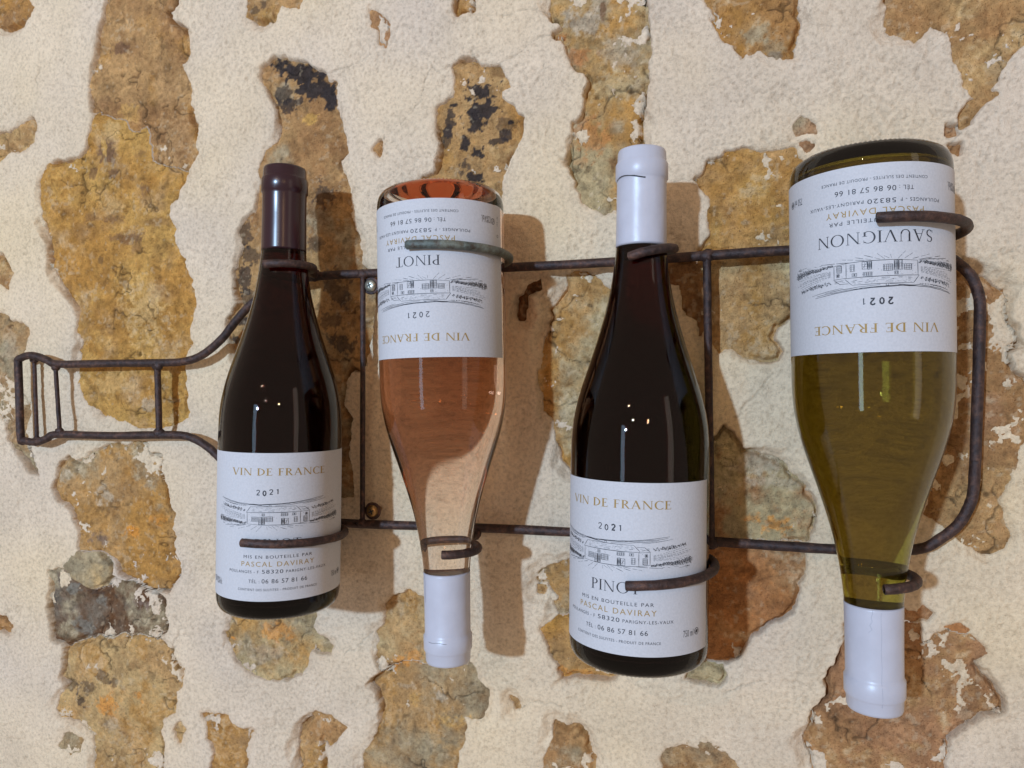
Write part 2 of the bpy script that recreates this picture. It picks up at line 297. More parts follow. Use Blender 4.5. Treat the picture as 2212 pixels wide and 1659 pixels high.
RES = vnoise(GX, GZ, 0.015, 15, 5, 0.68); RESB = np.full(GX.shape, -1.0, np.float32)
OUT = [outline(s[0]) for s in STONES]
for i, (P, st) in enumerate(zip(OUT, STONES)):
    m = 0.012
    i0, i1 = np.searchsorted(xs, [P[:, 0].min() - m, P[:, 0].max() + m]); j0, j1 = np.searchsorted(zs, [P[:, 1].min() - m, P[:, 1].max() + m])
    sl = (slice(max(j0, 0), j1), slice(max(i0, 0), i1))
    sd = poly_sd(P, WX[sl], WZ[sl]); SH[i] = (sl, sd)
    near = sd < SD[sl]
    hs = stone_h(sl, sd, st)
    HS[sl] = np.where(near, hs, HS[sl])
    RESB[sl] = np.where(near, RES[sl] - (0.56 - 0.95 * st[3]) - 0.25 * sstep(0.0, 0.03, -sd), RESB[sl])
    SD[sl] = np.minimum(SD[sl], sd)
# plaster: covers where PD > 0 (outside the outlines, or where a film of it stayed on a stone)
film = np.clip(RESB, -1, 1) * 0.018
PD = np.maximum(SD - 0.0009, np.where(SD < 0, film, -1))
lipw = 0.0012 + 0.0085 * sstep(-0.05, 0.45, vnoise(GX, GZ, 0.05, 21, 3))
hp_free = und + grain + trowel
t = sstep(0.0, 1.0, PD / lipw); isfilm = sstep(0.0, 0.002, -SD)
thick = np.maximum(hp_free - HS, 0.0008) * (1 - 0.88 * isfilm)
HP = np.where(isfilm > 0.0, HS + thick * (0.25 + 0.75 * t) + grain * 0.6, HS * (1 - (0.30 + 0.70 * t)) + hp_free * (0.30 + 0.70 * t))
HP = np.where(SD > 0.03, hp_free, HP)
HP = np.where(PD < 0, HS - 0.0002 + PD * 4.0, HP)
dirt = np.ones(GX.shape, np.float32)
for k, c in enumerate(CRACKS):
    P = outline(c); m = 0.006
    i0, i1 = np.searchsorted(xs, [P[:, 0].min() - m, P[:, 0].max() + m]); j0, j1 = np.searchsorted(zs, [P[:, 1].min() - m, P[:, 1].max() + m])
    sl = (slice(max(j0, 0), j1), slice(max(i0, 0), i1)); d = np.full(GX[sl].shape, 1.0)
    for a, b in zip(P[:-1], P[1:]):
        ex, ez = b - a; tt = np.clip(((WX[sl] - a[0]) * ex + (WZ[sl] - a[1]) * ez) / (ex * ex + ez * ez), 0, 1)
        d = np.minimum(d, np.hypot(WX[sl] - a[0] - tt * ex, WZ[sl] - a[1] - tt * ez))
    wv = 0.0005 + 0.0009 * vnoise(GX[sl], GZ[sl], 0.02, 60 + k, 2)
    g = 1 - sstep(0.0, 1.0, d / np.maximum(wv, 0.0002) * 0.8)
    HP[sl] -= 0.0009 * g; dirt[sl] *= 1 - 0.22 * g
def y_of(h): return wall_y(GX, GZ) - h

BASE = Vector((-0.22, wall_y(-0.22, -0.75), -0.75))
wall = empty('stone_wall', BASE)
tag(wall, 'rubble stone wall with cream lime plaster peeling off ochre stones behind the bottles', 'wall')
idx = np.arange(GX.size).reshape(GX.shape)
def grid_faces(mask):
    q = mask[:-1, :-1] & mask[1:, :-1] & mask[:-1, 1:] & mask[1:, 1:]
    a = idx[:-1, :-1][q]; b = idx[:-1, 1:][q]; c = idx[1:, 1:][q]; d = idx[1:, :-1][q]
    return np.stack([a, b, c, d], 1)
def grid_obj(name, mask, H, col, mat):
    F = grid_faces(mask)
    used = np.unique(F); re = np.full(GX.size, -1, np.int64); re[used] = np.arange(len(used))
    V = np.stack([GX.ravel()[used], y_of(H).ravel()[used], GZ.ravel()[used]], 1) - np.array(BASE)
    return link(name, np_mesh(name, V, re[F], True, col.reshape(-1, 3)[used]), mat, wall)
# plaster colour: creamy, a little pinker and greyer in patches, thin films paler
pc = np.array((0.795, 0.617, 0.425), np.float32) * np.ones(GX.shape + (1,), np.float32)
a = vnoise(GX, GZ, 0.09, 31, 3)[..., None]; b = vnoise(GX, GZ, 0.03, 32, 4)[..., None]
pc = pc * (1 + 0.06 * a + 0.09 * b) * np.concatenate([1 + 0.02 * a, 1 - 0.01 * a, 1 - 0.13 * a], -1) * (1 - 0.13 * PITS[..., None])
edge = (1 - sstep(0.0, 0.006, np.abs(PD)))[..., None] * sstep(-0.3, 0.3, vnoise(GX, GZ, 0.03, 33, 3))[..., None]
pc = pc * (1 - edge * 0.12 * np.array((0.6, 0.9, 1.2), np.float32)); pc = pc * dirt[..., None]
grid_obj('plaster', PD > -0.0013, HP, pc, M_PLASTER)


# patches of another colour traced on the stones: black lichen crust, iron stains, grey calcite
BLUEG = (0.24, 0.22, 0.175); PURP = (0.17, 0.082, 0.044); ORNG = (0.76, 0.29, 0.045); ASH = (0.56, 0.44, 0.30)
ACCENT = [('A', DARK, '1760,400,75,50,1 1900,440,120,80,1 1990,560,100,90,1 1870,650,130,45,.9 2080,650,50,60,.9 1800,590,60,60,.8 2040,1250,80,90,.75 1530,1480,60,80,.75 1560,1600,70,70,.75 1990,1560,60,50,.6 1600,60,50,40,.7 1660,20,40,40,.7'),
 ('B', DARK, '20,620,50,80,1 990,580,105,75,1 1010,690,95,75,1 960,775,75,60,1 795,655,50,18,1 775,760,35,90,.9 760,860,40,80,.8 880,900,30,60,1 950,960,45,45,1 870,1040,45,45,.8 940,1115,70,35,1 1140,850,40,25,.9 1080,890,50,22,.9 1140,790,60,40,.6 1175,770,25,14,1 850,1090,30,30,.7'),
 ('D', DARK, '1530,180,60,90,.85 1500,440,60,40,.9 1470,570,30,30,.9 1560,300,60,60,.7 620,60,30,30,.5'), ('E', DARK, '60,250,80,110,.7 90,600,80,90,.75 20,430,70,60,.6 130,330,40,60,.5'),
 ('A', PURP, '660,950,70,80,.85 560,1080,45,40,.7 700,1090,50,40,.75 745,290,80,40,.85 920,1200,45,80,.65 780,1500,130,40,.7 690,1380,90,35,.6 880,960,40,70,.5 1000,1400,150,35,.45 860,1560,60,60,.5 560,1370,60,40,.5 640,640,50,60,.4'),
 ('A', GOLD, '640,930,22,60,.9 850,900,90,60,.6 330,1190,90,80,.6 800,690,110,60,.5 1950,750,60,40,.9 480,1280,120,80,.35'), ('D', GOLD, '620,560,100,100,.45 560,720,60,80,.5 860,230,120,60,.4 1020,350,50,50,.4'),
 ('A', SAND, '680,800,110,75,.65 700,1290,130,60,.45 930,1050,60,40,.3'), ('A', (0.49, 0.285, 0.125), '1090,900,130,190,.6 1060,560,130,220,.45'), ('D', SAND, '900,420,220,180,.6 700,850,150,110,.4'), ('D', ASH, '940,1000,60,60,.65 650,1560,75,95,.75 400,1420,60,60,.5 60,600,60,120,.4'),
 ('B', ASH, '1620,140,110,110,.9 1720,30,60,60,.6 1850,330,120,90,.5'), ('B', RUST, '1600,340,70,55,.8 1490,215,50,28,.85 1690,860,100,120,.65 1600,1020,60,60,.4'), ('B', UMBER, '1755,60,18,60,.8 1825,1010,60,70,.7 1170,1000,70,50,.4'), ('B', PALE, '1830,520,150,80,.6'),
 ('C', GREY, '500,210,90,55,.7 640,300,80,45,.6 2060,400,60,90,.4'), ('C', SLATE, '640,345,80,25,.7'), ('F', ASH, '540,1350,120,55,.6 640,1470,120,40,.5'), ('I', RUST, '520,420,120,120,.6'), ('I', ORNG, '620,120,80,60,.75 500,70,60,40,.6'),
 ('G', BLUEG, '450,530,75,50,.75 520,770,90,70,.75 705,480,38,38,.85 620,600,60,55,.6'), ('G', (0.22, 0.15, 0.115), '890,620,80,60,.85 620,220,80,50,.8'), ('G', DARK, '420,1130,60,60,.6 540,1165,90,60,.6 640,1085,50,45,.6 720,1120,28,28,.6 510,1230,40,60,.8 600,560,90,30,.5 340,600,25,80,.5'),
 ('G', ORNG, '660,1260,120,70,.75 820,170,70,40,.75 870,1200,45,45,.7 1010,90,60,40,.6 1740,810,120,60,.6 1450,840,25,25,.85 440,1400,60,40,.4'), ('G', ASH, '1650,930,150,80,.5 700,1400,60,60,.5'), ('H', ORNG, '470,1010,80,50,.65 560,970,70,40,.6 1560,1060,80,30,.5'), ('H', GOLD, '780,1360,90,45,.6 560,1230,50,40,.5'), ('H', ASH, '720,1220,70,45,.75 500,1150,60,30,.5')]
ACC = []
for o, c, lst in ACCENT:
    for tk in lst.split():
        x, y, rx, ry, st = map(float, tk.split(',')); p = on_wall((OFF[o][0] + x * .63291) / 1.85172, (OFF[o][1] + y * .63291) / 1.85172)
        k = 0.63291 / 1.85172 * abs(p.y - CAM.y) / FPX / 0.93; ACC.append((p.x, p.z, rx * k * 1.08, ry * k, np.array(c, np.float32), st))

# stones, each its own object
for i, st in enumerate(STONES):
    sl, sd = SH[i]; X, Z = GX[sl], GZ[sl]
    own = (sd <= SD[sl] + 1e-6) | (sd < 0.0); own &= sd < 0.004
    def nz(scale, k, oc=5, g=0.6): return vnoise(X, Z, scale, 300 + i * 7 + k, oc, g)[..., None]
    n1, n2, n3, n5 = nz(.04, 1), nz(.024, 2), nz(.011, 3, 5, .68), nz(.0035, 5, 3, .7)
    A, B, D3 = (np.array(c, np.float32) for c in st[1])
    col = A + (B - A) * sstep(-0.35, 0.45, n1 + .3 * n3) * .9; col = col + (D3 - col) * sstep(-0.05, 0.5, n2 + .3 * n3) * .8
    col = col * (1 + 0.38 * n3) * (1 + 0.28 * n5)
    um = sstep(0.10, 0.42, nz(.018, 4) + .25 * n3) * 0.55; col = col + (np.array(UMBER, np.float32) - col) * um * (0.45 + st[2] * .5)
    lime = sstep(0.16, 0.42, n2 * 0.5 + n5 * 0.25 + n3 * 0.4) * 0.5; col = col + (np.array((0.76, 0.60, 0.38), np.float32) - col) * lime * min(1.0, .2 + st[3] * 2)
    for (ax, az, rx, rz, ac, s_) in ACC:
        if X[0, 0] - rx > ax or X[0, -1] + rx < ax or Z[0, 0] - rz > az or Z[-1, 0] + rz < az: continue
        q = (1 - np.hypot((X - ax) / rx, (Z - az) / rz))[..., None] + 1.1 * n3 + .75 * n5
        soft = (0.0, 0.22) if ac[0] < .06 else (-.1, .5)
        col = col + (ac * (1 + .5 * n5) - col) * sstep(*soft, q) * s_ * np.float32(0.97)
    pit = sstep(0.25, 0.6, nz(.0042, 6, 3, .6) + .5 * nz(.02, 9, 3)); spk = sstep(0.38, 0.62, nz(.0032, 8, 2, .6) + .5 * nz(.025, 10, 3))
    col = col * (1 - .32 * pit); col = col + (np.array((0.72, 0.56, 0.36), np.float32) - col) * spk * .28
    col = col * (1 - 0.6 * VEIN[sl][..., None]) 
    col = np.clip(col, 0.012, 0.82)
    full = np.zeros(GX.shape, bool); full[sl] = own
    cc = np.zeros(GX.shape + (3,), np.float32); cc[sl] = col
    hs = stone_h(sl, sd, st)
    HH = HS.copy(); HH[sl] = hs
    grid_obj('stone', full, HH, cc, M_STONE)

# ------------------------------------------------------------------ rods
def smooth_path(P, n=10):
    P = [Vector(p) for p in P]; out = []
    for i in range(len(P) - 1):
        p0 = P[max(i - 1, 0)]; p1 = P[i]; p2 = P[i + 1]; p3 = P[min(i + 2, len(P) - 1)]
        for k in range(n):
            t = k / n; out.append(0.5 * ((2 * p1) + (p2 - p0) * t + (2 * p0 - 5 * p1 + 4 * p2 - p3) * t * t + (3 * p1 - p0 - 3 * p2 + p3) * t ** 3))
    out.append(P[-1]); return out
def tube(P, r, seg=14, jitter=0.045, closed=False):
    P = [Vector(p) for p in P]; V = []; F = []; n = len(P); prev = None
    for i, p in enumerate(P):
        if closed: d = (P[(i + 1) % n] - P[i - 1]).normalized()
        else: d = (P[min(i + 1, n - 1)] - P[max(i - 1, 0)]).normalized()
        u = Vector((0, 1, 0.013)) if prev is None else prev
        u = (u - d * u.dot(d)).normalized(); prev = u; v = d.cross(u)
        for k in range(seg):
            a = 2 * PI * k / seg; rr = r * (1 + random.uniform(-jitter, jitter))
            V.append(p + u * (rr * math.cos(a)) + v * (rr * math.sin(a)))
    for i in range(n if closed else n - 1):
        j = (i + 1) % n
        for k in range(seg): F.append((i * seg + k, i * seg + (k + 1) % seg, j * seg + (k + 1) % seg, j * seg + k))
    if not closed:
        # slightly rounded sawn ends
        for e, s in ((0, -1), (n - 1, 1)):
            d = (P[1] - P[0]).normalized() if e == 0 else (P[-1] - P[-2]).normalized(); base = len(V)
            for k in range(seg):
                q = V[e * seg + k]; V.append(P[e] + (q - P[e]) * 0.82 + d * s * r * 0.16)
            for k in range(seg):
                f = (e * seg + k, base + k, base + (k + 1) % seg, e * seg + (k + 1) % seg)
                F.append(f if s < 0 else f[::-1])
            F.append(tuple(range(base, base + seg)) if s < 0 else tuple(range(base + seg - 1, base - 1, -1)))
    return V, F
GAP = 0.0125
ZT, ZB = 0.083, -0.100
rack_base = on_wall(1106, 1178, GAP); rack = empty('bottle_rack', rack_base)
tag(rack, 'rusty iron wine rack shaped like a lying bottle, screwed to the wall', 'wine rack')
def rel(V, o): return [Vector(v) - Vector(o.location) for v in V]
def rod(name, P, r, mat, parent=rack, closed=False, seg=14, jitter=0.045):
    V, F = tube(P, r, seg, jitter, closed); return link(name, py_mesh(name, rel(V, parent), F), mat, parent)
PX = [(39, 776), (61, 768), (82, 770.5), (102, 778), (126, 786.5), (230, 785), (335, 784), (396, 781), (437, 767), (478, 733), (512, 690), (545, 655), (590, 624), (640, 604), (690, 597), (736, 593.5), (900, 586), (1095, 578), (1327, 566), (1558, 550), (1702, 541), (1900, 535), (2000, 540), (2050, 556), (2094, 592), (2112, 630), (2117, 678), (2112, 847), (2105, 1030), (2097, 1085), (2070, 1133), (2029, 1165), (1988, 1185.5), (1900, 1189), (1801, 1186.5), (1592, 1173), (1300, 1153), (1030, 1140), (745, 1130), (640, 1118), (560, 1075), (500, 1015), (466, 981), (448, 965), (417, 947), (376, 939.5), (239, 941), (124, 938.5), (102, 947), (79, 955), (54, 952), (45, 946), (42, 860)]
outline_pts = smooth_path([on_wall(x, y, GAP) for x, y in PX] , 6)
rod('outline_rod', outline_pts, 0.0031, M_IRON, closed=True, seg=14)
WELDS = []
for (x0, y0, x1, y1, r, g) in [(74, 777, 80, 950, 0.0016, 0.006), (120, 793, 129, 932, 0.0017, GAP), (340, 790, 344, 936, 0.0025, GAP), (784, 592, 783, 1130, 0.0019, GAP + .001), (1527, 553, 1536, 1172, 0.0026, GAP + .001)]:
    a, b = on_wall(x0, y0, g), on_wall(x1, y1, g); WELDS += [(a, r + .0016), (b, r + .0016)]
    rod('crossbar', [a.lerp(b, k / 14) for k in range(15)], r, M_IRON, seg=10)

# hooks: half rings from the front of a bottle round its right side back to the rail
BOT = [(-0.29116, -0.14515, 0.0133, 1), (-0.17417, 0.12432, -0.0189, -1), (-0.0502, -0.15531, 0.0098, 1), (0.07365, 0.12416, -0.0083, -1)]
def hook(i, z, R, a0, dz, mat=M_IRON, r=0.0027, xo=0.0):
    x, zb, tilt, s = BOT[i]; cx = x + tilt * (z - zb) + xo; P = []
    for k in range(25):
        a = math.radians(a0 + (158 - a0) * k / 24); P.append(Vector((cx + R * math.sin(a), -R * math.cos(a), z + dz * (1 - k / 24) ** 2)))
    yr = wall_y(cx, z) - GAP
    q = P[-1]; e = Vector((q.x - 0.006, yr - 0.0015, z)); 
    P += [q.lerp(e, k / 6) for k in range(1, 7)]
    rod('hook', P, r, mat, seg=12, jitter=0.05); WELDS.append((e, .0043))
hook(0, ZT, 0.0195, -4, -0.001); hook(0, ZB + .002, 0.0430, 2, 0.003)
hook(1, ZT, 0.0430, -6, 0.001, M_VERDI); hook(1, ZB, 0.0200, 14, 0.0)
hook(2, ZT, 0.0190, -14, -0.008); hook(2, ZB, 0.0432, -2, -0.004)
hook(3, ZT, 0.0455, -5, 0.0); hook(3, ZB, 0.0208, 5, -0.002)

def weld(p, r):                                                         # lumpy bead where two rods meet
    V = []; F = []; nu, nv = 10, 6
    for j in range(nv + 1):
        for i in range(nu):
            a = 2 * PI * i / nu; b = PI * j / nv; q = r * random.uniform(.8, 1.15)
            V.append((q * math.sin(b) * math.cos(a) * 1.25, q * math.sin(b) * math.sin(a) * .9, q * math.cos(b)))
    for j in range(nv):
        for i in range(nu): F.append((j * nu + i, (j + 1) * nu + i, (j + 1) * nu + (i + 1) % nu, j * nu + (i + 1) % nu))
    link('weld_bead', py_mesh('weld_bead', V, F), M_IRON, rack).location = Vector(p) - rack.location
for p_, r_ in WELDS: weld(p_, r_)
def lathe(prof, seg, bump=None):
    V = []; F = []
    for j, (h, r) in enumerate(prof):
        for k in range(seg):
            a = 2 * PI * k / seg; dr = dh = 0.0
            if bump and j in bump[0]: dh = bump[1] * math.cos(a * bump[2]); dr = 0.3 * dh
            V.append(((r - dr) * math.cos(a), (r - dr) * math.sin(a), h + dh))
    for j in range(len(prof) - 1):
        for k in range(seg): F.append((j * seg + k, j * seg + (k + 1) % seg, (j + 1) * seg + (k + 1) % seg, (j + 1) * seg + k))
    V.append((0, 0, prof[0][0])); V.append((0, 0, prof[-1][0])); b = len(V) - 2
    for k in range(seg):
        F.append((b, (k + 1) % seg, k)); e = (len(prof) - 1) * seg; F.append((b + 1, e + k, e + (k + 1) % seg))
    return V, F
def screw(px, py, mat, tabpx):
    p = on_wall(px, py, 0.013); sc_ = link('screw', py_mesh('screw', *lathe([(-.011, .0022), (0, .0022), (0.0002, .0044), (.0010, .0044), (.0021, .0030), (.0024, .0016)], 24)), mat, rack)
    sc_.location = p - rack.location; sc_.rotation_euler = (PI / 2, 0, 0)
    ws = link('washer', py_mesh('washer', *lathe([(-.0012, .0062), (-.0003, .0064), (-.0001, .0058)], 28)), M_IRON, sc_)
    V = []; F = []                                                      # cross recess
    for q in range(2):
        a = q * PI / 2 + 0.4; d = Vector((math.cos(a), math.sin(a), 0)); n = Vector((-d.y, d.x, 0)); b = len(V)
        V += [d * s * .0021 + n * t * .00045 + Vector((0, 0, .00252 + q * 4e-5)) for s, t in ((-1, -1), (1, -1), (1, 1), (-1, 1))]; F.append((b, b + 1, b + 2, b + 3))
    link('cross_recess', py_mesh('cross_recess', V, F, False), M_TEAR, sc_)
screw(801, 617, M_ZINC, None); screw(804.5, 1104, M_BRASS, None)

# ------------------------------------------------------------------ bottles
R0 = 0.0400
MM = 0.001
PROF = [(0, 12), (0.3, 31), (-0.1, 32.6), (0.2, 34.3), (1.0, 36.2), (2.6, 38.0), (5, 39.2), (8, 39.8), (11, 40), (40, 40), (80, 40), (110, 40), (120, 39.9), (127, 39.6), (134, 39.0), (141, 37.9), (148, 36.4), (155, 34.5), (162, 32.3), (169, 30.0), (176, 27.7), (183, 25.5), (190, 23.4), (197, 21.45), (204, 19.7), (211, 18.2), (218, 16.95), (225, 15.95), (232, 15.15), (239, 14.55), (248, 14.15), (260, 13.95), (277, 13.85), (278, 14.7), (287, 14.7), (288, 13.7), (294.6, 13.5), (294.9, 12)]
def dense(prof, n=4):
    h = np.array([p[0] for p in prof]); r = np.array([p[1] for p in prof]); out = []
    for i in range(len(prof) - 1):
        a, b = prof[i], prof[i + 1]
        if 115 < a[0] < 262:
            p0, p3 = prof[i - 1], prof[min(i + 2, len(prof) - 1)]
            for k in range(n):
                t = k / n; q = [0.5 * ((2 * a[c]) + (b[c] - p0[c]) * t + (2 * p0[c] - 5 * a[c] + 4 * b[c] - p3[c]) * t * t + (3 * a[c] - p0[c] - 3 * b[c] + p3[c]) * t ** 3) for c in (0, 1)]
                out.append(tuple(q))
        else: out.append(a)
    out.append(prof[-1]); return [(a * MM, b * MM) for a, b in out]
punt = [(16.0 * MM, 0.6 * MM), (15 * MM, 6 * MM), (11 * MM, 14 * MM), (5 * MM, 23 * MM), (1.2 * MM, 29 * MM)]
gp = punt + dense(PROF[1:])
GV, GF = lathe(gp, 288, ((6, 7), 0.00055, 96))
cap_prof = [(238.6, 14.55), (238.4, 14.75), (240, 14.72), (262, 14.42), (276, 14.38), (277.6, 14.7), (278.3, 15.25), (286.6, 15.2), (287.6, 14.7), (288.4, 14.2), (293.6, 14.0), (294.9, 13.5), (295.4, 12.3), (295.4, 6)]
wprof = [(22, 0.5), (21, 6), (17, 13), (11.5, 22), (8, 30), (8.2, 34), (10.5, 36), (15, 36.7)] + [(h, r - 3.3) for h, r in PROF if 30 < h < 240] + [(246, 10.6), (247, 9)]
WV, WF = lathe(dense(wprof), 192)
WV2 = [(v[0] * 1.0015, v[1] * 1.0015, v[2]) for v in WV]
n0 = len(GV); SHV = GV + list(WV); SHF = GF + [tuple(n0 + q for q in f[::-1]) for f in WF]      # outer skin and cavity
CAPV, CAPF = lathe([(a * MM, b * MM) for a, b in cap_prof], 64)

def on_label(u, v, off):          # label millimetres -> bottle coordinates
    r = R0 + off * MM; a = u * MM / R0
    return (r * math.sin(a), -r * math.cos(a), (13.2 + v) * MM)
class Print:
    def __init__(s): s.V = []; s.F = []
    def poly(s, P):
        b = len(s.V); s.V += P; s.F.append(tuple(range(b, b + len(P))))
    def strip(s, A, B):
        b = len(s.V); n = len(A); s.V += list(A) + list(B)
        for i in range(n - 1): s.F.append((b + i, b + i + 1, b + n + i + 1, b + n + i))
    def line(s, P, wd=0.26, taper=True):
        Q = [P[0]]
        for a, c in zip(P[:-1], P[1:]):
            n = max(1, int(math.hypot(c[0] - a[0], c[1] - a[1]) / 1.6)); Q += [(a[0] + (c[0] - a[0]) * k / n, a[1] + (c[1] - a[1]) * k / n) for k in range(1, n + 1)]
        A = []; B = []
        for i, p in enumerate(Q):
            a = Q[max(i - 1, 0)]; c = Q[min(i + 1, len(Q) - 1)]; dx, dy = c[0] - a[0], c[1] - a[1]; L = math.hypot(dx, dy) or 1
            t = i / (len(Q) - 1); hw = wd / 2 * (0.55 + 0.45 * math.sin(PI * t) if taper else 1) * random.uniform(.85, 1.15)
            A.append((p[0] - dy / L * hw, p[1] + dx / L * hw)); B.append((p[0] + dy / L * hw, p[1] - dx / L * hw))
        s.strip(A, B)
    def mesh(s, name, off): return py_mesh(name, [on_label(u, v, off) for u, v in s.V], s.F, False)

def glyph(ch, th=0.13, tn=0.05):
    """roman capitals, cap height 1 -> (list of (A,B) strips, advance)"""
    S_ = []; sl, stt = 0.085, 0.035
    def rect(x0, y0, x1, y1): S_.append(([(x0, y0), (x1, y0)], [(x0, y1), (x1, y1)]))
    def diag(x0, y0, x1, y1, wd): S_.append(([(x0 - wd / 2, y0), (x1 - wd / 2, y1)], [(x0 + wd / 2, y0), (x1 + wd / 2, y1)]))
    def serif(x, y, l=sl, wd=0.0): rect(x - wd / 2 - l, y - (stt if y > .5 else 0), x + wd / 2 + l, y + (0 if y > .5 else stt))
    def stem(x, wd, bot=True, top=True):
        rect(x - wd / 2, 0, x + wd / 2, 1)
        if bot: serif(x, 0, sl, wd)
        if top: serif(x, 1, sl, wd)
    def arc(cx, cy_, rx, ry, a0, a1, tx=th, ty=tn, n=18):
        A = []; B = []
        for k in range(n + 1):
            a = math.radians(a0 + (a1 - a0) * k / n); A.append((cx + rx * math.cos(a), cy_ + ry * math.sin(a))); B.append((cx + (rx - tx) * math.cos(a), cy_ + (ry - ty) * math.sin(a)))
        S_.append((A, B))
    x = 0.1 + th / 2
    if ch == 'I': stem(x, th); return S_, th + .22
    if ch == 'V': diag(.10, 1, .44, 0, th); diag(.78, 1, .44, 0, tn); serif(.10, 1, .06, th); serif(.78, 1, .08, tn); return S_, .88
    if ch == 'A': diag(.12, 0, .43, 1, tn); diag(.76, 0, .42, 1, th); rect(.22, .33, .66, .33 + tn * .8); serif(.12, 0, .09, tn); serif(.76, 0, .06, th); return S_, .90
    if ch == 'N': stem(.14, tn, True, False); diag(.12, 1, .78, 0, th); stem(.80, tn, False, True); serif(.09, 1, .06, th * .6); return S_, .96
    if ch == 'D': stem(x, th); arc(x, .5, .62, .5, -90, 90); return S_, .84
    if ch in 'EF':
        stem(x, th, ch == 'F'); rect(x, 1 - tn, .56, 1); rect(x, .5, .46, .5 + tn); rect(.53, .80, .56, 1); rect(.43, .42, .46, .64)
        if ch == 'E': rect(x - th / 2 - sl, 0, .60, tn); rect(.57, 0, .60, .22)
        return S_, .68 if ch == 'E' else .62
    if ch in 'PR':
        stem(x, th, True, False); rect(x - th / 2 - sl, 1 - stt, x + .1, 1); arc(x + .08, .735, .36, .265, -90, 90); rect(x, 1 - tn, x + .1, 1); rect(x, .47, x + .1, .47 + tn)
        if ch == 'R': diag(.36, .48, .68, 0, th); serif(.72, 0, .05, th)
        return S_, .78 if ch == 'R' else .64
    if ch in 'CG':
        arc(.47, .5, .45, .52, 48, 312); rect(.74, .74, .77, .98)
        if ch == 'C': rect(.74, .02, .77, .24); return S_, .82
        rect(.70 - th / 2, .04, .70 + th / 2, .42); rect(.55, .42 - stt, .85, .42); return S_, .92
    if ch == 'O': arc(.50, .5, .47, .52, 0, 360, n=32); return S_, 1.0
    if ch == 'T': stem(.36, th, True, False); rect(.02, 1 - tn, .70, 1); rect(.02, .80, .05, 1); rect(.67, .80, .70, 1); return S_, .72
    if ch == 'U': rect(.16 - th / 2, .34, .16 + th / 2, 1); rect(.72 - tn / 2, .34, .72 + tn / 2, 1); serif(.16, 1, sl, th); serif(.72, 1, .09, tn); arc(.422, .36, .328, .38, 180, 360, tx=th * .8, ty=tn * 1.3); return S_, .90
    if ch == 'S':
        arc(.30, .755, .22, .265, 40, 180, tx=.09, ty=.05); arc(.31, .26, .24, .28, -150, 0, tx=.10, ty=.06)
        S_.append(([(.08, .75), (.11, .63), (.22, .55), (.36, .46), (.45, .36), (.45, .26)], [(.17, .76), (.19, .69), (.27, .63), (.42, .55), (.53, .42), (.55, .26)]))
        rect(.47, .76, .50, .98); rect(.06, .02, .09, .25); return S_, .62
    return S_, .34
def serif_text(pr, txt, u0, u1, v, cap, th=0.13, tn=0.05, gap=0.06):
    gl = [glyph(c, th, tn) for c in txt]; tot = sum(g[1] + gap for g in gl) - gap; sx = (u1 - u0) / tot; x = 0
    for g, adv in gl:
        for A, B in g:
            n = len(A)
            if n == 2 and abs(A[1][0] - A[0][0]) * sx > 1.5:
                k = 4; A = [(A[0][0] + (A[1][0] - A[0][0]) * i / k, A[0][1] + (A[1][1] - A[0][1]) * i / k) for i in range(k + 1)]; B = [(B[0][0] + (B[1][0] - B[0][0]) * i / k, B[0][1] + (B[1][1] - B[0][1]) * i / k) for i in range(k + 1)]
            pr.strip([(u0 + (x + p[0]) * sx, v + p[1] * cap) for p in A], [(u0 + (x + p[0]) * sx, v + p[1] * cap) for p in B])
        x += adv + gap
def font_mesh(txt, spacing=1.0):
    cu = bpy.data.curves.new('txt', 'FONT'); cu.body = txt; cu.size = 1; cu.resolution_u = 3; cu.space_character = spacing
    o = bpy.data.objects.new('txt', cu); C.objects.link(o); bpy.context.view_layer.update()
    me = bpy.data.meshes.new_from_object(o.evaluated_get(bpy.context.evaluated_depsgraph_get()))
    V = [(v.co.x, v.co.y) for v in me.vertices]; F = [tuple(p.vertices) for p in me.polygons]
    bpy.data.objects.remove(o); bpy.data.curves.remove(cu); bpy.data.meshes.remove(me); return V, F
_hv, _ = font_mesh('H'); CAPH = max(v[1] for v in _hv)
def sans(pr, txt, u0, u1, v, cap, spacing=1.15, rot=False, dv=None):
    V, F = font_mesh(txt, spacing); x0 = min(p[0] for p in V); x1 = max(p[0] for p in V); b = len(pr.V); sx = (u1 - u0) / (x1 - x0)
    if rot: pr.V += [(u0 + (CAPH - p[1]) / CAPH * cap * 0 + p[1] / CAPH * -cap + cap, v + (p[0] - x0) / (x1 - x0) * dv) for p in V]
    else: pr.V += [(u0 + (p[0] - x0) * sx, v + p[1] / CAPH * cap) for p in V]
    pr.F += [tuple(b + i for i in f) for f in F]
def ring(pr, u, v, r, wd, n=20):
    A = [(u + r * math.cos(2 * PI * k / n), v + r * math.sin(2 * PI * k / n)) for k in range(n + 1)]; B = [(u + (r - wd) * math.cos(2 * PI * k / n), v + (r - wd) * math.sin(2 * PI * k / n)) for k in range(n + 1)]
    pr.strip(A, B)

